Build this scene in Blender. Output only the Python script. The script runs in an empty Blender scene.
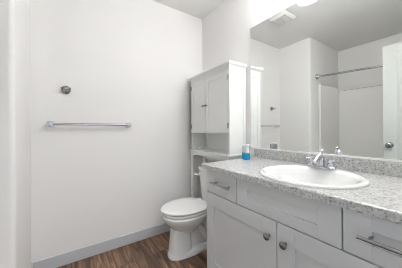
import bpy, bmesh, math, random
from mathutils import Vector, Matrix
random.seed(7)
sc = bpy.context.scene
COL = sc.collection
PI = math.pi

# ------------------------------------------------------------------ camera, world, exposure
cam_d = bpy.data.cameras.new('camera'); cam = bpy.data.objects.new('camera', cam_d); COL.objects.link(cam)
cam_d.sensor_fit = 'HORIZONTAL'; cam_d.sensor_width = 36.0
cam_d.lens = 192.42 / 402 * 36.0
cam_d.shift_y = -4.0 / 402
cam_d.clip_start = 0.02
cam.matrix_world = (Matrix.Translation((0, 0, 1.0917)) @ Matrix.Rotation(-math.radians(34.156), 4, 'Z')
                    @ Matrix.Rotation(math.radians(90), 4, 'X') @ Matrix.Rotation(math.radians(-0.382), 4, 'Z'))
sc.camera = cam
w = bpy.data.worlds.new('world'); sc.world = w; w.use_nodes = True
w.node_tree.nodes['Background'].inputs[0].default_value = (0.80, 0.90, 1.0, 1)
w.node_tree.nodes['Background'].inputs[1].default_value = 0.9
sc.view_settings.view_transform = 'Standard'; sc.view_settings.look = 'None'
sc.view_settings.gamma = 1; sc.view_settings.use_curve_mapping = False
sc.view_settings.exposure = 0.82
sc.cycles.filter_width = 1.05
sc.cycles.max_bounces = 16; sc.cycles.diffuse_bounces = 10; sc.cycles.glossy_bounces = 8
sc.cycles.sample_clamp_indirect = 6

LAMP = 19.5          # vanity glass shades
HALL_FILL = 16.0          # fill lamp added in the unseen hallway to brighten the room

def area(name, loc, size, power, col, rot=(0, 0, 0)):
    d = bpy.data.lights.new(name, 'AREA'); d.shape = 'RECTANGLE'; d.size, d.size_y = size
    d.energy = power; d.color = col
    o = bpy.data.objects.new(name, d); o.location = loc; o.rotation_euler = rot; COL.objects.link(o); return o
area('hallway_fill_light', (0.2, -0.75, 2.40), (0.5, 0.5), HALL_FILL, (0.93, 0.97, 1.0))

# ------------------------------------------------------------------ room numbers (metres)
XB, YA, XS, YC, XT, YF, H = 1.3365, 1.931, -0.2497, 1.431, -1.209, -0.045, 2.44

# ------------------------------------------------------------------ helpers
def mat(name, col, rough=0.5, metal=0.0, spec=0.5, coat=0.0, bump=None, emit=None, noise=None):
    m = bpy.data.materials.new(name); m.use_nodes = True
    nt = m.node_tree; b = nt.nodes['Principled BSDF']
    b.inputs['Base Color'].default_value = (*col, 1); b.inputs['Roughness'].default_value = rough
    b.inputs['Metallic'].default_value = metal; b.inputs['Specular IOR Level'].default_value = spec
    b.inputs['Coat Weight'].default_value = coat
    tc = nt.nodes.new('ShaderNodeTexCoord')
    if noise:
        n = nt.nodes.new('ShaderNodeTexNoise'); n.inputs['Scale'].default_value = noise[0]
        nt.links.new(tc.outputs['Object'], n.inputs['Vector'])
        r = nt.nodes.new('ShaderNodeMix'); r.data_type = 'RGBA'
        r.inputs['A'].default_value = (*[c * (1 - noise[1]) for c in col], 1)
        r.inputs['B'].default_value = (*[min(1, c * (1 + noise[1])) for c in col], 1)
        nt.links.new(n.outputs['Fac'], r.inputs['Factor']); nt.links.new(r.outputs['Result'], b.inputs['Base Color'])
    if bump:
        n = nt.nodes.new('ShaderNodeTexNoise'); n.inputs['Scale'].default_value = bump[0]; n.inputs['Detail'].default_value = 3
        nt.links.new(tc.outputs['Object'], n.inputs['Vector'])
        bp = nt.nodes.new('ShaderNodeBump'); bp.inputs['Strength'].default_value = bump[1]; bp.inputs['Distance'].default_value = 0.002
        nt.links.new(n.outputs['Fac'], bp.inputs['Height']); nt.links.new(bp.outputs['Normal'], b.inputs['Normal'])
    if emit:
        b.inputs['Emission Color'].default_value = (*emit[0], 1); b.inputs['Emission Strength'].default_value = emit[1]
    return m

def wood_mat():
    m = bpy.data.materials.new('wood_planks'); m.use_nodes = True; nt = m.node_tree; b = nt.nodes['Principled BSDF']
    N = nt.nodes.new; L = nt.links.new
    tc = N('ShaderNodeTexCoord')
    mp = N('ShaderNodeMapping'); mp.inputs['Rotation'].default_value = (0, 0, PI / 2); L(tc.outputs['Object'], mp.inputs['Vector'])
    br = N('ShaderNodeTexBrick'); br.offset = 0.37; br.inputs['Scale'].default_value = 1.0
    br.inputs['Brick Width'].default_value = 1.2; br.inputs['Row Height'].default_value = 0.15
    br.inputs['Mortar Size'].default_value = 0.002; br.inputs['Mortar Smooth'].default_value = 0.1
    br.inputs['Color1'].default_value = (0.0, 0, 0, 1); br.inputs['Color2'].default_value = (1, 1, 1, 1); br.inputs['Mortar'].default_value = (0.5, .5, .5, 1)
    L(mp.outputs['Vector'], br.inputs['Vector'])
    mp2 = N('ShaderNodeMapping'); mp2.inputs['Scale'].default_value = (14, 1.6, 1); L(tc.outputs['Object'], mp2.inputs['Vector'])
    ad = N('ShaderNodeVectorMath'); ad.operation = 'ADD'; sp = N('ShaderNodeVectorMath'); sp.operation = 'SCALE'; sp.inputs['Scale'].default_value = 7
    L(br.outputs['Color'], sp.inputs[0]); L(mp2.outputs['Vector'], ad.inputs[0]); L(sp.outputs[0], ad.inputs[1])
    no = N('ShaderNodeTexNoise'); no.inputs['Scale'].default_value = 1.6; no.inputs['Detail'].default_value = 6; no.inputs['Distortion'].default_value = 1.2
    L(ad.outputs[0], no.inputs['Vector'])
    cr = N('ShaderNodeValToRGB'); e = cr.color_ramp.elements
    e[0].position = 0.32; e[0].color = (0.055, 0.030, 0.017, 1); e[1].position = 0.66; e[1].color = (0.34, 0.205, 0.125, 1)
    x = e.new(0.5); x.color = (0.16, 0.092, 0.055, 1)
    L(no.outputs['Fac'], cr.inputs['Fac'])
    hs = N('ShaderNodeHueSaturation'); L(cr.outputs['Color'], hs.inputs['Color'])
    mr = N('ShaderNodeMapRange'); mr.inputs['To Min'].default_value = 0.75; mr.inputs['To Max'].default_value = 1.3
    L(br.outputs['Color'], mr.inputs['Value']); L(mr.outputs['Result'], hs.inputs['Value'])
    mx = N('ShaderNodeMix'); mx.data_type = 'RGBA'; mx.inputs['B'].default_value = (0.02, 0.012, 0.008, 1)
    L(br.outputs['Fac'], mx.inputs['Factor']); L(hs.outputs['Color'], mx.inputs['A']); L(mx.outputs['Result'], b.inputs['Base Color'])
    b.inputs['Roughness'].default_value = 0.42
    return m

def granite_mat():
    m = bpy.data.materials.new('speckled_laminate'); m.use_nodes = True; nt = m.node_tree; b = nt.nodes['Principled BSDF']
    N = nt.nodes.new; L = nt.links.new
    tc = N('ShaderNodeTexCoord')
    n1 = N('ShaderNodeTexNoise'); n1.inputs['Scale'].default_value = 95; n1.inputs['Detail'].default_value = 6; n1.inputs['Roughness'].default_value = 0.7
    n2 = N('ShaderNodeTexVoronoi'); n2.inputs['Scale'].default_value = 210
    n3 = N('ShaderNodeTexNoise'); n3.inputs['Scale'].default_value = 40; n3.inputs['Detail'].default_value = 3
    for n in (n1, n2, n3): L(tc.outputs['Object'], n.inputs['Vector'])
    cr = N('ShaderNodeValToRGB'); e = cr.color_ramp.elements
    e[0].position = 0.33; e[0].color = (0.12, 0.12, 0.125, 1); e[1].position = 0.53; e[1].color = (0.62, 0.62, 0.615, 1)
    x = e.new(0.43); x.color = (0.42, 0.42, 0.42, 1)
    L(n1.outputs['Fac'], cr.inputs['Fac'])
    c2 = N('ShaderNodeValToRGB'); e = c2.color_ramp.elements
    e[0].position = 0.0; e[0].color = (0.45, 0.45, 0.45, 1); e[1].position = 0.35; e[1].color = (1, 1, 1, 1)
    L(n2.outputs['Distance'], c2.inputs['Fac'])
    c3 = N('ShaderNodeValToRGB'); e = c3.color_ramp.elements
    e[0].position = 0.35; e[0].color = (0.72, 0.72, 0.72, 1); e[1].position = 0.6; e[1].color = (1, 1, 1, 1)
    L(n3.outputs['Fac'], c3.inputs['Fac'])
    m1 = N('ShaderNodeMix'); m1.data_type = 'RGBA'; m1.blend_type = 'MULTIPLY'; m1.inputs['Factor'].default_value = 0.5
    m2 = N('ShaderNodeMix'); m2.data_type = 'RGBA'; m2.blend_type = 'MULTIPLY'; m2.inputs['Factor'].default_value = 0.8
    L(cr.outputs['Color'], m1.inputs['A']); L(c2.outputs['Color'], m1.inputs['B'])
    L(m1.outputs['Result'], m2.inputs['A']); L(c3.outputs['Color'], m2.inputs['B']); L(m2.outputs['Result'], b.inputs['Base Color'])
    b.inputs['Roughness'].default_value = 0.3
    b.inputs['Coat Weight'].default_value = 0.0
    return m

M = {}
M['wall'] = mat('wall_paint', (0.79, 0.785, 0.78), 0.75, spec=0.2, bump=(90, 0.15))
M['ceiling'] = mat('ceiling_paint', (0.76, 0.755, 0.745), 0.9, spec=0.1, bump=(60, 0.3))
M['floor'] = wood_mat()
M['base'] = mat('grey_vinyl_base', (0.52, 0.53, 0.56), 0.5, noise=(6, 0.04))
M['trim'] = mat('trim_paint', (0.80, 0.80, 0.79), 0.4, noise=(5, 0.02))
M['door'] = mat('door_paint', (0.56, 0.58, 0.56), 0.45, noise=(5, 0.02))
M['vanity'] = mat('grey_white_vanity_paint', (0.63, 0.638, 0.655), 0.42, noise=(6, 0.03))
M['gap'] = mat('vanity_gap_shade', (0.10, 0.10, 0.10), 0.6, noise=(9, 0.05))  # near-black tone standing in for shade between the vanity fronts
M['white'] = mat('white_cabinet_paint', (0.78, 0.79, 0.78), 0.4, noise=(6, 0.02))
M['porcelain'] = mat('porcelain', (0.80, 0.80, 0.80), 0.08, coat=0.4, noise=(3, 0.01))
M['seat'] = mat('toilet_seat_plastic', (0.80, 0.80, 0.80), 0.22, noise=(3, 0.01))
M['acrylic'] = mat('tub_acrylic', (0.86, 0.855, 0.84), 0.12, coat=0.3, noise=(3, 0.01))
M['chrome'] = mat('chrome', (0.58, 0.59, 0.62), 0.07, 1.0, noise=(8, 0.03))
M['nickel'] = mat('brushed_nickel', (0.36, 0.36, 0.37), 0.22, 1.0, noise=(8, 0.05))
M['hinge'] = mat('hinge_metal', (0.35, 0.34, 0.33), 0.3, 1.0, noise=(8, 0.05))
M['granite'] = granite_mat()
M['black'] = mat('dark_rubber', (0.03, 0.03, 0.03), 0.5, noise=(8, 0.1))
M['fan'] = mat('fan_grille_plastic', (0.66, 0.66, 0.65), 0.5, noise=(5, 0.02))
M['blue'] = mat('blue_soap', (0.0, 0.27, 0.52), 0.1, noise=(20, 0.1))
M['clear'] = mat('clear_plastic', (0.95, 0.97, 0.98), 0.05, noise=(4, 0.01))
M['clear'].node_tree.nodes['Principled BSDF'].inputs['Transmission Weight'].default_value = 0.95
M['clear'].node_tree.nodes['Principled BSDF'].inputs['IOR'].default_value = 1.2
M['label'] = mat('grey_paper_label', (0.66, 0.70, 0.72), 0.6, noise=(120, 0.35))
M['shade'] = mat('lit_frosted_glass', (0.9, 0.9, 0.88), 0.4, emit=((1.0, 0.99, 0.985), LAMP), noise=(4, 0.01))
mm = bpy.data.materials.new('mirror_silver'); mm.use_nodes = True
b_ = mm.node_tree.nodes['Principled BSDF']; b_.inputs['Metallic'].default_value = 1; b_.inputs['Roughness'].default_value = 0.0
b_.inputs['Base Color'].default_value = (0.86, 0.875, 0.86, 1); M['mirror'] = mm

def new(name, bm, m, parent=None, smooth=None, bevel=0, seg=2, subsurf=0):
    bmesh.ops.recalc_face_normals(bm, faces=bm.faces)
    me = bpy.data.meshes.new(name); bm.to_mesh(me); bm.free(); me.materials.append(m)
    o = bpy.data.objects.new(name, me); COL.objects.link(o)
    if parent is not None: o.parent = parent
    if bevel:
        md = o.modifiers.new('bevel', 'BEVEL'); md.width = bevel; md.segments = seg; md.limit_method = 'ANGLE'; md.angle_limit = math.radians(40)
    if subsurf:
        md = o.modifiers.new('sub', 'SUBSURF'); md.levels = subsurf; md.render_levels = subsurf
    if smooth is not None:
        for p in me.polygons: p.use_smooth = True
        if not subsurf:
            try: me.set_sharp_from_angle(angle=math.radians(smooth))
            except Exception: pass
    return o
def box(bm, x0, x1, y0, y1, z0, z1):
    v = [bm.verts.new(p) for p in ((x0, y0, z0), (x1, y0, z0), (x1, y1, z0), (x0, y1, z0), (x0, y0, z1), (x1, y0, z1), (x1, y1, z1), (x0, y1, z1))]
    for f in ((3, 2, 1, 0), (4, 5, 6, 7), (0, 1, 5, 4), (1, 2, 6, 5), (2, 3, 7, 6), (3, 0, 4, 7)): bm.faces.new([v[i] for i in f])
def B(*boxes):
    bm = bmesh.new()
    for b in boxes: box(bm, *b)
    return bm
def loft(bm, rings, cap=True, close=True):
    rs = [[bm.verts.new(p) for p in r] for r in rings]; n = len(rs[0])
    for a, b in zip(rs, rs[1:]):
        for i in range(n if close else n - 1):
            j = (i + 1) % n; bm.faces.new((a[i], a[j], b[j], b[i]))
    if cap: bm.faces.new(rs[0][::-1]); bm.faces.new(rs[-1])
    return rs
def lathe(bm, prof, origin=(0, 0, 0), axis='Z', n=24, sy=1.0):
    """prof: list of (radius, height)."""
    o = Vector(origin); rings = []
    for r, h in prof:
        ring = []
        for i in range(n):
            a = 2 * PI * i / n; c, s = max(r, 1e-4) * math.cos(a), max(r, 1e-4) * math.sin(a) * sy
            p = {'Z': (c, s, h), 'X': (h, c, s), 'Y': (c, h, s)}[axis]
            ring.append(o + Vector(p))
        rings.append(ring)
    loft(bm, rings)
def tube(bm, pts, r, n=12):
    pts = [Vector(p) for p in pts]; rings = []
    rr = r if isinstance(r, (list, tuple)) else [r] * len(pts)
    up = None
    for i, p in enumerate(pts):
        t = (pts[min(i + 1, len(pts) - 1)] - pts[max(i - 1, 0)]).normalized()
        if up is None: up = Vector((0, 0, 1)) if abs(t.z) < 0.9 else Vector((1, 0, 0))
        s = t.cross(up).normalized(); up = s.cross(t).normalized()
        rings.append([p + (s * math.cos(2 * PI * k / n) + up * math.sin(2 * PI * k / n)) * rr[i] for k in range(n)])
    loft(bm, rings)
def sell(cx, cy, a, b, z, n=40, e=2.0, back=None):
    out = []
    for i in range(n):
        t = 2 * PI * i / n; c, s = math.cos(t), math.sin(t)
        out.append((cx + a * math.copysign(abs(c) ** (2 / e), c), cy + b * math.copysign(abs(s) ** (2 / e), s), z))
    return out
def thing(name, label, cat, loc=(0, 0, 0), group=None):
    o = bpy.data.objects.new(name, None); COL.objects.link(o); o.location = loc; o.empty_display_size = 0.1
    o['label'] = label; o['category'] = cat
    if group: o['group'] = group
    return o
def tag(o, label, cat, group=None):
    o['label'] = label; o['category'] = cat
    if group: o['group'] = group
    return o
def struct(o): o['kind'] = 'structure'; return o
def at(o, parent):
    """keep world coordinates of a part while parenting it to an unrotated root"""
    o.parent = parent; o.matrix_parent_inverse = Matrix.Translation(-parent.location); return o

# ------------------------------------------------------------------ room shell
struct(new('floor', B((XT - .1, XB + .1, -1.45, YA + .1, -.08, 0)), M['floor']))
struct(new('ceiling', B((XT - .1, XB + .1, -1.45, YA + .1, H, H + .08)), M['ceiling']))
struct(new('wall_right', B((XB, XB + .1, YF - .12, YA + .1, 0, H)), M['wall']))
struct(new('wall_back', B((XS, XB, YA, YA + .1, 0, H)), M['wall']))
# partition block between the towel wall and the tub, with its rounded drywall corner
bm = bmesh.new(); r = .028; pts = [(XT, YA + .1), (XT, YC), ]
for i in range(9):
    a = -PI / 2 + PI / 2 * i / 8; pts.append((XS - r + r * math.cos(a), YC + r + r * math.sin(a)))
pts.append((XS, YA + .1))
loft(bm, [[(x, y, 0) for x, y in pts], [(x, y, H) for x, y in pts]])
struct(new('wall_left', bm, M['wall'], smooth=30))
struct(new('wall_tub', B((XT - .1, XT, YF - .12, YA + .1, 0, H)), M['wall']))
DX0, DX1, DH = XS, 0.46, 2.05
struct(new('wall_front', B((XT, DX0 - .012, YF - .12, YF, 0, H), (DX1, XB, YF - .12, YF, 0, H), (DX0 - .012, DX1, YF - .12, YF, DH, H)), M['wall']))
struct(new('wall_hall', B((XT - .1, XB + .1, -1.45, -1.35, 0, H)), M['wall']))
struct(new('trim_1', B((DX0 - .07, DX0 - .012, YF, YF + .014, 0, DH + .06), (DX1, DX1 + .06, YF, YF + .014, 0, DH + .06), (DX0 - .012, DX1, YF, YF + .014, DH, DH + .06)), M['trim'], bevel=.003))
struct(new('baseboard_back', B((XS + .012, XB, YA - .012, YA, 0, .0974)), M['base'], bevel=.003))
struct(new('baseboard_left', B((XS, XS + .012, YC + .03, YA, 0, .0974)), M['base'], bevel=.003))
struct(new('baseboard_right', B((XB - .012, XB, 1.14, YA - .012, 0, .0974)), M['base'], bevel=.003))

# open door leaf, hinged at the doorway and standing along the left side
door = thing('door_1', 'white panelled door standing open, seen in the mirror', 'door', (XS, YF + .015, 0)); door['kind'] = 'structure'
dy0, dy1, dz0, dz1, dx0, dx1 = YF + .015, 0.641, .012, 2.012, XS - .036, XS
bm = B((dx0 + .008, dx1 - .008, dy0, dy1, dz0, dz1))
st = .115
for fx0, fx1 in ((dx1 - .008, dx1), (dx0, dx0 + .008)):
    box(bm, fx0, fx1, dy0, dy0 + st, dz0, dz1); box(bm, fx0, fx1, dy1 - st, dy1, dz0, dz1)
    for i in range(6):
        zc = 1.92 - .347 * i
        z1 = dz1 if i == 0 else zc + .035
        z0 = dz0 if i == 5 else zc - .0
        if i == 0: z0 = 1.915
        box(bm, fx0, fx1, dy0 + st, dy1 - st, z0, z1)
        if i < 5: box(bm, fx0, fx1 - (.0 if fx1 < dx1 else .002), dy0 + st + .018, dy1 - st - .018, zc - .347 + .053, z0 - .018)
at(new('door_leaf', bm, M['door'], bevel=.002), door)
bm = bmesh.new()
for s, x in ((1, dx1), (-1, dx0)):
    lathe(bm, [(.032, 0), (.032, .006 * s), (.012, .010 * s), (.011, .030 * s), (.024, .036 * s), (.029, .048 * s), (.026, .060 * s), (.012, .066 * s), (0, .067 * s)], (x, .587, .912), 'X')
k = at(new('door_knob', bm, M['nickel'], smooth=40), door); k['label'] = 'brushed metal knob'
for z in (.25, 1.0, 1.78):
    bm = bmesh.new(); lathe(bm, [(.006, 0), (.006, .09)], (dx1 + .006, dy0 + .002, z), 'Z', 10); at(new('hinge', bm, M['nickel']), door)

# ------------------------------------------------------------------ tub and surround in the alcove
tub = thing('tub_surround', 'glossy white tub surround in the alcove, seen in the mirror', 'bathtub', (-.85, .7, 0))
X0, X1, Y0, Y1_ = XT + .001, -.489, YF + .001, YC - .001
bm = B((X0, X0 + .03, Y0 + .02, Y1_ - .02, .42, 1.785), (X0, X1, Y1_ - .022, Y1_, .42, 1.785), (X0, X1, Y0, Y0 + .022, .42, 1.785))
box(bm, X0, X0 + .055, Y0 + .02, Y1_ - .02, 1.74, 1.79)          # raised lip along the top
at(new('wall_panel', bm, M['acrylic'], bevel=.008, seg=3), tub)
for ya, yb in ((Y1_ - .034, Y1_), (Y0, Y0 + .034)):
    at(new('flange', B((X1 - .022, X1 + .004, ya, yb, .42, 1.79)), M['trim'], bevel=.01, seg=4), tub)
bm = bmesh.new()
cx_, cy_ = (X0 + X1) / 2, (Y0 + Y1_) / 2; a_, b__ = (X1 - X0) / 2, (Y1_ - Y0) / 2
loft(bm, [sell(cx_, cy_, a_, b__, 0, 48, 14), sell(cx_, cy_, a_, b__, .40, 48, 14), sell(cx_, cy_, a_ - .008, b__ - .008, .415, 48, 12),
          sell(cx_, cy_, a_ - .07, b__ - .09, .415, 48, 5), sell(cx_, cy_, a_ - .085, b__ - .11, .40, 48, 5), sell(cx_, cy_, a_ - .13, b__ - .2, .13, 48, 4), sell(cx_, cy_, a_ - .18, b__ - .26, .10, 48, 4)])
at(new('tub', bm, M['acrylic'], smooth=40), tub)

rod = thing('shower_rod', 'chrome shower rod across the tub alcove, seen in the mirror', 'shower rod', (-.443, YC, 1.888))
pA, pB = Vector((-.443, YC, 1.888)), Vector((-.58, YF, 1.84))
bm = bmesh.new(); tube(bm, [pA + (pB - pA) * t for t in (0.003, .5, .997)], .0145, 16); at(new('rod_tube', bm, M['chrome'], smooth=40), rod)
for p, s in ((pA, -1), (pB, 1)):
    bm = bmesh.new(); lathe(bm, [(.042, 0), (.042, .008 * s), (.036, .020 * s), (.024, .034 * s), (.018, .045 * s), (.0, .046 * s)], tuple(p), 'Y', 28)
    at(new('flange', bm, M['chrome'], smooth=40), rod)

# ------------------------------------------------------------------ ceiling fan
fan = thing('exhaust_fan', 'square white exhaust fan grille on the ceiling, seen in the mirror', 'fan', (.53, 1.37, H))
bm = bmesh.new(); a = .105
loft(bm, [sell(.53, 1.37, .12, .115, H - .001, 32, 12), sell(.53, 1.37, .12, .115, H - .006, 32, 12), sell(.53, 1.37, .095, .09, H - .028, 32, 12)])
at(new('cover', bm, M['fan'], smooth=30), fan)
for s in (-1, 1):
    bm = bmesh.new()
    for i in range(5): box(bm, .53 - .07, .53 + .07, 1.37 + s * (.018 + i * .013), 1.37 + s * (.018 + i * .013) + .005, H - .032, H - .027)
    at(new('slats', bm, M['fan']), fan)

# ------------------------------------------------------------------ vanity light over the mirror
LX, LZ = XB - .115, 2.065
vl = thing('vanity_light', 'three-shade chrome light fixture on the wall above the mirror', 'light fixture', (XB, .51, 2.26))
at(new('backplate', B((XB - .025, XB, .20, .82, 2.24, 2.32)), M['nickel'], bevel=.006, seg=3), vl)
for y in (.72, .51, .30):
    bm = bmesh.new(); tube(bm, [(XB - .02, y, 2.28), (XB - .07, y, 2.29), (XB - .105, y, 2.285), (LX, y, 2.26), (LX, y, 2.235)], .008, 10)
    arm = at(new('arm', bm, M['nickel'], smooth=40), vl)
    bm = bmesh.new(); lathe(bm, [(.02, .235), (.028, .225), (.036, .18), (.052, .12), (.066, .06), (.076, .012), (.07, .0), (.03, -.004), (0, -.005)], (LX, y, LZ - .025), 'Z', 32)
    s_ = at(new('lamp_shade', bm, M['shade'], smooth=50), vl); s_['label'] = 'glowing frosted glass shade'

# ------------------------------------------------------------------ mirror
mir = thing('mirror', 'large frameless wall mirror above the speckled backsplash', 'mirror', (XB, .56, .932))
at(new('glass', B((XB - .007, XB - .001, YF + .003, 1.1688, .936, 1.9924)), M['mirror']), mir)
at(new('channel', B((XB - .012, XB, YF + .003, 1.1688, .9285, .938)), M['trim'], bevel=.001), mir)

# ------------------------------------------------------------------ vanity cabinet
XF, YL, YR, HC, CT = .7926, 1.108, YF + .002, .855, .0343
van = thing('vanity_cabinet', 'long light grey shaker vanity cabinet under the speckled countertop', 'cabinet', (XF, .54, 0))
xb = XF + .020
zt = HC - CT - .001
at(new('carcass', B((xb, XB - .003, YL - .018, YL, 0.0, zt), (xb, XB - .003, YR, YR + .018, 0.0, zt), (xb, xb + .018, YR, YL, .10, .75), (xb + .06, xb + .075, YR, YL, 0, .10),
                    (xb, XB - .003, YR, YL, .10, .118), (XB - .012, XB - .003, YR, YL, .10, zt), (xb, xb + .018, YR, YL, .75, zt)), M['vanity'], bevel=.001), van)
at(new('gap_shade_sheet', B((xb - .0012, xb - .0002, YR + .004, YL - .004, .104, zt - .004)), M['gap']), van)  # dark sheet behind doors and drawers, paints the shade in their gaps
def shaker(y0, y1, z0, z1, st, rl):
    bm = B((XF + .011, xb - .0013, y0 + .01, y1 - .01, z0 + .01, z1 - .01), (XF, xb - .0013, y0, y0 + st, z0, z1), (XF, xb - .0013, y1 - st, y1, z0, z1),
           (XF, xb - .0013, y0 + st, y1 - st, z0, z0 + rl), (XF, xb - .0013, y0 + st, y1 - st, z1 - rl, z1))
    return bm
def bar_pull(parent, y0, y1, z, r=.006):
    bm = bmesh.new(); tube(bm, [(XF - .032, y0, z), (XF - .032, (y0 + y1) / 2, z), (XF - .032, y1, z)], r, 14)
    bar = new('bar_pull', bm, M['nickel'], smooth=40); at2(bar, parent, van)
    for y in (y0 + .028, y1 - .028):
        bm = bmesh.new(); tube(bm, [(XF - .032, y, z), (XF + .007, y, z)], r * .85, 10)
        p = new('post', bm, M['nickel'], smooth=40)
        for v in p.data.vertices: pass
        at2(p, parent, van)
def at2(o, part, root):
    o.parent = part; return o          # parts already carry world coordinates
g = .0027
ztop, zdr = .815, .6625
for (y0, y1, py0, py1) in ((.808, YL, .838, 1.018), (YR + .004, .2836, .042, .232)):
    d = at(new('drawer', shaker(y0 + g, y1 - g, zdr + g, ztop, .078, .052), M['vanity'], bevel=.0012), van)
    bar_pull(d, py0, py1, .745)
at(new('false_front', shaker(.2836 + g, .808 - g, zdr + g, ztop, .080, .052), M['vanity'], bevel=.0012), van)
for (y0, y1, ky) in ((.5465, YL, .586), (YR + .004, .5465, .500)):
    d = at(new('door', shaker(y0 + g * .7, y1 - g, .115, zdr - g, .084, .082), M['vanity'], bevel=.0012), van)
    bm = bmesh.new(); lathe(bm, [(.008, .002), (.007, -.012), (.012, -.016), (.0165, -.022), (.0165, -.027), (.012, -.031), (0, -.032)], (XF, ky, .581), 'X', 24)
    k = new('knob', bm, M['nickel'], smooth=40); at2(k, d, van); k['label'] = 'round brushed metal knob'

# ------------------------------------------------------------------ countertop with a round cutout, and backsplash
SX, SY, SA, SB_ = 1.012, .513, .238, .243
XF0, YL0 = .7674, 1.1276
top = thing('countertop', 'grey and white speckled laminate countertop with a rounded front edge', 'countertop', (SX, SY, HC - CT))
bm = bmesh.new()
n = 64; xs0, xs1, ys0, ys1 = XF0 + .006, XB - .001, YR, YL0 - .004
def edge_pt(t):
    c, s = math.cos(t), math.sin(t)
    k = min(((xs1 if c > 0 else xs0) - SX) / c if abs(c) > 1e-6 else 1e9, ((ys1 if s > 0 else ys0) - SY) / s if abs(s) > 1e-6 else 1e9)
    return SX + c * k, SY + s * k
angs = sorted([2 * PI * i / n for i in range(n)] + [math.atan2(y - SY, x - SX) % (2 * PI) for x in (xs0, xs1) for y in (ys0, ys1)])
inn = [(SX + (SA - .02) * math.cos(t), SY + (SB_ - .02) * math.sin(t)) for t in angs]
out = [edge_pt(t) for t in angs]
def grow(p, d):
    x, y = p
    if abs(x - xs0) < 1e-5: x -= d
    if abs(y - ys1) < 1e-5: y += d * .66
    return x, y
rings = [[(x, y, HC - CT) for x, y in inn], [(x, y, HC) for x, y in inn], [(x, y, HC) for x, y in out],
         [(*grow(p, .004), HC - .002) for p in out], [(*grow(p, .006), HC - .006) for p in out], [(*grow(p, .006), HC - CT) for p in out]]
rs = loft(bm, rings, cap=False)
m_ = len(angs)
for i in range(m_): bm.faces.new((rs[-1][i], rs[-1][(i + 1) % m_], rs[0][(i + 1) % m_], rs[0][i]))
at(new('slab', bm, M['granite']), top)
at(new('backsplash', B((XB - .020, XB - .0005, YR, YL0 - .004, HC, .9275)), M['granite'], bevel=.003), top)

# ------------------------------------------------------------------ sink
sink = thing('sink', 'white oval drop-in sink set in the speckled countertop', 'sink', (SX, SY, HC))
bm = bmesh.new()
def sr(k, z, dx=0): return [(SX + dx + (SA * k) * math.cos(2 * PI * i / 48), SY + (SB_ * k) * math.sin(2 * PI * i / 48), z) for i in range(48)]
loft(bm, [sr(1.0, HC + .0005), sr(1.0, HC + .006), sr(.975, HC + .012), sr(.93, HC + .013), sr(.88, HC + .010, -.008), sr(.845, HC - .002, -.012), sr(.80, HC - .035, -.014), sr(.70, HC - .085, -.014), sr(.5, HC - .12, -.01), sr(.2, HC - .135),
          sr(.09, HC - .137), sr(.09, HC - .150), sr(.5, HC - .132, -.01), sr(.73, HC - .095, -.014), sr(.85, HC - .04, -.012), sr(.88, HC + .0005, -.006)], cap=False)
bm.verts.ensure_lookup_table()
v = list(bm.verts); bm.faces.new(v[11 * 48:12 * 48])
for i in range(48): bm.faces.new((v[15 * 48 + i], v[15 * 48 + (i + 1) % 48], v[(i + 1) % 48], v[i]))
at(new('basin', bm, M['porcelain'], smooth=60), sink)
bm = bmesh.new(); lathe(bm, [(.0, 0), (.019, 0), (.020, .004), (.014, .006), (.012, .003), (0, .003)], (SX, SY, HC - .1368), 'Z', 24)
at(new('drain', bm, M['chrome'], smooth=40), sink)

# ------------------------------------------------------------------ faucet
FX, FY, FZ = 1.212, .540, HC + .0135
fau = thing('faucet', 'chrome two-handle faucet behind the white sink', 'faucet', (FX, FY, FZ))
bm = bmesh.new()
loft(bm, [sell(FX, FY, .026, .078, FZ, 40, 3), sell(FX, FY, .026, .078, FZ + .008, 40, 3), sell(FX, FY, .021, .072, FZ + .014, 40, 3)])
at(new('base_plate', bm, M['chrome'], smooth=40), fau)
bm = bmesh.new()
tube(bm, [(FX, FY, FZ + .01), (FX, FY, FZ + .04), (FX, FY, FZ + .060), (FX - .012, FY, FZ + .072), (FX - .035, FY, FZ + .062), (FX - .060, FY, FZ + .046), (FX - .072, FY, FZ + .036)], [.024, .021, .019, .017, .014, .012, .011], 16)
at(new('spout', bm, M['chrome'], smooth=50), fau)
bm = bmesh.new(); tube(bm, [(FX + .017, FY, FZ + .012), (FX + .017, FY, FZ + .098)], .004, 8); lathe(bm, [(0, 0), (.008, .002), (.009, .008), (.005, .013), (0, .014)], (FX + .017, FY, FZ + .095), 'Z', 12)
at(new('lift_rod', bm, M['chrome'], smooth=40), fau)
for s in (-1, 1):
    y = FY + s * .051
    bm = bmesh.new(); lathe(bm, [(.019, 0), (.017, .010), (.012, .020), (.014, .028), (.012, .038), (0, .041)], (FX, y, FZ + .012), 'Z', 20)
    tube(bm, [(FX, y, FZ + .043), (FX - .004, y + s * .014, FZ + .045), (FX - .008, y + s * .028, FZ + .049)], [.009, .008, .006], 10)
    at(new('handle', bm, M['chrome'], smooth=40), fau)

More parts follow.
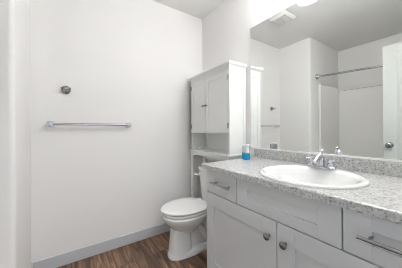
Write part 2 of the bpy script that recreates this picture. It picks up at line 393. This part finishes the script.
# ------------------------------------------------------------------ soap bottle
SBX, SBY = 1.150, 1.062
sb = thing('soap_bottle', 'small clear bottle with blue liquid at the left end of the countertop', 'bottle', (SBX, SBY, HC + .0005))
z0 = HC + .001
bm = bmesh.new(); loft(bm, [sell(SBX, SBY, .021, .026, z0, 24, 4), sell(SBX, SBY, .024, .0295, z0 + .006, 24, 4), sell(SBX, SBY, .024, .0295, z0 + .045, 24, 4), sell(SBX, SBY, .022, .027, z0 + .052, 24, 4)])
q = at(new('liquid', bm, M['blue'], smooth=40), sb); q['label'] = 'bright blue liquid'
bm = bmesh.new(); loft(bm, [sell(SBX, SBY, .022, .027, z0 + .0525, 24, 4), sell(SBX, SBY, .022, .027, z0 + .108, 24, 4)])
at(new('bottle_body', bm, M['clear'], smooth=40), sb)
at(new('paper_label', B((SBX - .0232, SBX - .0226, SBY - .008, SBY + .022, z0 + .060, z0 + .102)), M['label']), sb)
bm = bmesh.new(); loft(bm, [sell(SBX, SBY, .0215, .0265, z0 + .1085, 24, 4), sell(SBX, SBY, .0215, .0265, z0 + .117, 24, 4), sell(SBX, SBY, .019, .024, z0 + .119, 24, 4)])
q = at(new('cap', bm, M['trim'], smooth=40), sb); q['label'] = 'flat white cap'

# ------------------------------------------------------------------ tall cabinet over the toilet
cx0, cx1, cy0, cy1 = 1.126, 1.328, 1.224, 1.868
cab = thing('toilet_cabinet', 'tall white two-door storage cabinet standing over the toilet', 'cabinet', (1.23, 1.56, 0))
zs, zb = .875, 1.637
bm = B((cx0, cx0 + .02, cy0, cy0 + .024, zs, zb), (cx0, cx0 + .02, cy1 - .024, cy1, zs, zb), (cx0, cx1, cy1 - .016, cy1, zs, zb), (cx1 - .008, cx1, cy0 + .016, cy1 - .016, zs, zb),
       (cx0, cx1, cy0 + .016, cy1 - .016, 1.060, 1.076), (cx0, cx1, cy0 + .016, cy1 - .016, zb - .016, zb), (cx0, cx0 + .02, cy0 + .02, cy1 - .02, 1.612, zb))
box(bm, cx0 + .02, cx1, cy0 + .006, cy0 + .018, zs, zb)               # near side panel with its raised frame
box(bm, cx0 + .02, cx0 + .045, cy0, cy0 + .006, zs, zb); box(bm, cx1 - .03, cx1, cy0, cy0 + .006, zs, zb)
box(bm, cx0 + .045, cx1 - .03, cy0, cy0 + .006, 1.585, zb); box(bm, cx0 + .045, cx1 - .03, cy0, cy0 + .006, zs, zs + .05)
at(new('cabinet_body', bm, M['white'], bevel=.001), cab)
bm = bmesh.new(); prof = [(.000, -.012), (.003, -.012), (.003, .004), (.006, .012), (.012, .019), (.017, .023), (.017, .027), (.021, .029), (.021, .040), (.018, .043)]
loft(bm, [[(cx0 - d, cy0 - d, zb + z), (cx1, cy0 - d, zb + z), (cx1, cy1 + d, zb + z), (cx0 - d, cy1 + d, zb + z)] for d, z in prof])
at(new('crown', bm, M['white']), cab)
ym = 1.576
for (y0, y1, ky, hy) in ((cy0 + .024, ym - .002, ym - .022, cy0 + .014), (ym + .002, cy1 - .024, ym + .024, None)):
    x0 = cx0 - .002
    bm = B((x0 + .006, x0 + .018, y0 + .01, y1 - .01, 1.075, 1.605), (x0, x0 + .018, y0, y0 + .045, 1.066, 1.610), (x0, x0 + .018, y1 - .045, y1, 1.066, 1.610),
           (x0, x0 + .018, y0 + .045, y1 - .045, 1.066, 1.120), (x0, x0 + .018, y0 + .045, y1 - .045, 1.560, 1.610))
    d = at(new('door', bm, M['white'], bevel=.0015), cab)
    bm = bmesh.new(); lathe(bm, [(.006, .002), (.005, -.010), (.010, -.014), (.012, -.020), (.008, -.025), (0, -.026)], (x0, ky, 1.335), 'X', 18)
    k = new('knob', bm, M['hinge'], smooth=40); at2(k, d, cab); k['label'] = 'small dark metal knob'
    hh = y0 - .004 if hy else y1 + .004
    for z in (1.552, 1.128):
        bm = bmesh.new(); lathe(bm, [(.0, -.028), (.004, -.026), (.0055, -.02), (.0055, .02), (.004, .026), (0, .028)], (cx0 - .004, hh, z), 'Z', 12)
        box(bm, cx0 - .003, cx0 + .001, hh - .010, hh + .010, z - .018, z + .018)
        k = new('hinge', bm, M['hinge'], smooth=40); at2(k, d, cab); k['label'] = 'dark metal hinge'
at(new('shelf', B((1.112, cx1, 1.211, 1.882, zs - .016, zs)), M['white'], bevel=.004, seg=3), cab)
# arched apron
bm = bmesh.new(); N_ = 24; ya0, ya1 = cy0 + .03, cy1 - .03
topz = zs - .016
low = []
for i in range(N_ + 1):
    t = i / N_; u = min(t, 1 - t) / .12
    low.append((ya0 + (ya1 - ya0) * t, topz - (.036 if u >= 1 else .036 + .026 * (1 - math.sin(u * PI / 2)))))
ringF = [(cx0 + .004, y, z) for y, z in low] + [(cx0 + .004, ya1, topz), (cx0 + .004, ya0, topz)]
loft(bm, [ringF, [(x + .014, y, z) for x, y, z in ringF]])
at(new('apron', bm, M['white']), cab)
for (x0, x1) in ((cx0, cx0 + .03), (cx1 - .03, cx1)):
    for (y0, y1) in ((cy0, cy0 + .03), (cy1 - .03, cy1)):
        at(new('leg', B((x0, x1, y0, y1, 0.001, zs - .016)), M['white'], bevel=.002), cab)
for (y0, y1) in ((cy0 + .006, cy0 + .024), (cy1 - .024, cy1 - .006)):
    at(new('side_rail', B((cx0 + .03, cx1 - .03, y0, y1, zs - .08, zs - .02)), M['white']), cab)
at(new('back_rail', B((cx1 - .02, cx1 - .004, cy0 + .03, cy1 - .03, .75, .80)), M['white']), cab)
# small dish in the open niche
bm = bmesh.new(); dx, dyy = 1.20, 1.79
lathe(bm, [(.022, 0), (.026, .004), (.036, .024), (.038, .028), (.034, .026), (.024, .008), (0, .006)], (dx, dyy, zs + .0005), 'Z', 24)
tag(new('dish', bm, M['porcelain'], smooth=50), 'small white dish in the open niche of the tall cabinet', 'dish')

# ------------------------------------------------------------------ toilet
TY = 1.518
toi = thing('toilet', 'white two-piece toilet with its lid closed beside the vanity', 'toilet', (.85, TY, 0))
bm = bmesh.new()
def sec(z, xf, xb_, hw, e=2.3, n=36):
    return sell((xf + xb_) / 2, TY, (xb_ - xf) / 2, hw, z, n, e)
# bowl
loft(bm, [sec(0.1833, 0.764, .91, .072), sec(0.2154, 0.746, .97, .086), sec(0.2475, 0.714, 1.01, .112), sec(0.2841, 0.679, 1.04, .145), sec(0.3162, 0.652, 1.06, .168), sec(0.3409, 0.638, 1.065, .179), sec(0.3611, 0.634, 1.07, .182), sec(0.3675, 0.640, 1.07, .176), sec(0.3716, 0.664, 1.06, .155)])
# front column and foot
loft(bm, [sec(0.0, .688, 1.22, .095, 3), sec(.022, .688, 1.22, .095, 3), sec(.034, .695, 1.21, .090, 3), sec(.045, .700, 1.19, .084, 2.8)])
loft(bm, [sec(.040, .701, .900, .084, 3), sec(.12, .710, .890, .080, 3), sec(.20, .716, .88, .078, 3), sec(.245, .722, .88, .078, 3)])
# trapway curling behind the column
loft(bm, [sec(.040, .90, 1.17, .045), sec(.2, .88, 1.17, .045), sec(.365, .90, 1.14, .08)])
for s in (-1, 1):
    tube(bm, [(.90, TY + s * .04, .255), (.965, TY + s * .044, .235), (1.00, TY + s * .046, .18), (1.03, TY + s * .046, .12), (1.09, TY + s * .045, .085), (1.14, TY + s * .043, .12), (1.155, TY + s * .04, .19)], [.028, .033, .034, .034, .034, .033, .028], 14)
# shelf under the tank
loft(bm, [sec(.315, 1.00, 1.30, .12, 4), sec(.345, .99, 1.31, .155, 4), sec(.3735, .99, 1.315, .16, 4)])
at(new('bowl', bm, M['porcelain'], smooth=45), toi)
def seat_ring(z, k, xf, xb_=1.045, n=48):
    out_ = []
    xc = .86; xf += .026; z -= .034
    for i in range(n):
        t = 2 * PI * i / n; c, s = math.cos(t), math.sin(t)
        if c < 0: out_.append((xc + (xc - xf) * c, TY + .181 * k * s, z))
        else: out_.append((xc + (xb_ - xc) * abs(c) ** .75, TY + .181 * k * math.copysign(abs(s) ** .8, s), z))
    return out_
bm = bmesh.new(); loft(bm, [seat_ring(.413, .90, .627), seat_ring(.4135, .99, .604), seat_ring(.4155, 1.0, .602), seat_ring(.4255, 1.0, .602), seat_ring(.4275, .99, .604), seat_ring(.428, .90, .627)])
at(new('seat', bm, M['seat'], smooth=40), toi)
bm = bmesh.new(); loft(bm, [seat_ring(.436, .90, .627), seat_ring(.4365, .985, .605), seat_ring(.438, .995, .602), seat_ring(.444, .995, .602), seat_ring(.450, .965, .611), seat_ring(.453, .88, .632), seat_ring(.454, .5, .75, .95)])
at(new('lid', bm, M['seat'], smooth=60), toi)
for s in (-1, 1):
    bm = bmesh.new(); lathe(bm, [(.012, -.02), (.014, -.014), (.014, .014), (.012, .02)], (1.062, TY + s * .07, .402), 'Y', 16)
    at(new('seat_hinge', bm, M['seat'], smooth=40), toi)
bm = bmesh.new()
def tk(z, xf, xb_, hw): return [(x, y, z_) for x, y, z_ in sec(z, xf, xb_, hw, 7, 48)]
loft(bm, [tk(.374, 1.13, 1.318, .150), tk(.41, 1.122, 1.32, .160), tk(.55, 1.115, 1.322, .174), tk(.682, 1.108, 1.323, .184)])
at(new('tank', bm, M['porcelain'], smooth=40), toi)
bm = bmesh.new(); loft(bm, [tk(.6825, 1.100, 1.327, .188), tk(.688, 1.098, 1.328, .191), tk(.702, 1.098, 1.328, .191), tk(.712, 1.105, 1.326, .184), tk(.715, 1.13, 1.31, .16)])
at(new('tank_lid', bm, M['porcelain'], smooth=40), toi)
bm = bmesh.new(); ly = TY + .160
lathe(bm, [(.014, 0), (.014, -.006), (.008, -.010), (.008, -.022), (0, -.023)], (1.112, ly, .628), 'X', 16)
tube(bm, [(1.094, ly, .628), (1.092, ly + .03, .626), (1.092, ly + .040, .628)], [.008, .010, .013], 10)
q = at(new('flush_lever', bm, M['seat'], smooth=40), toi)

# ------------------------------------------------------------------ towel bar and robe hook
tb = thing('towel_bar', 'chrome towel bar fixed across the back wall', 'towel bar', (.165, YA, 1.145))
for x in (-.128, .458):
    bm = B((x - .022, x + .022, YA - .010, YA - .0005, 1.123, 1.167), (x - .013, x + .013, YA - .075, YA - .010, 1.132, 1.158))
    at(new('mount', bm, M['chrome'], bevel=.003, seg=3), tb)
bm = bmesh.new(); tube(bm, [(-.116, YA - .062, 1.145), (.17, YA - .062, 1.145), (.446, YA - .062, 1.145)], .0105, 16)
at(new('bar', bm, M['chrome'], smooth=50), tb)
hk = thing('robe_hook', 'small chrome double robe hook above the towel bar', 'hook', (-.028, YA, 1.428))
bm = bmesh.new(); lathe(bm, [(.034, 0), (.034, -.006), (.026, -.012), (.013, -.017), (.013, -.034), (.0, -.035)], (-.028, YA - .0005, 1.428), 'Y', 28)
at(new('base', bm, M['nickel'], smooth=40), hk)
for s in (-1, 1):
    bm = bmesh.new(); tube(bm, [(-.028, YA - .026, 1.425), (-.028 + s * .014, YA - .036, 1.420), (-.028 + s * .024, YA - .048, 1.426), (-.028 + s * .026, YA - .054, 1.440)], [.010, .009, .008, .010], 12)
    at(new('prong', bm, M['nickel'], smooth=50), hk)
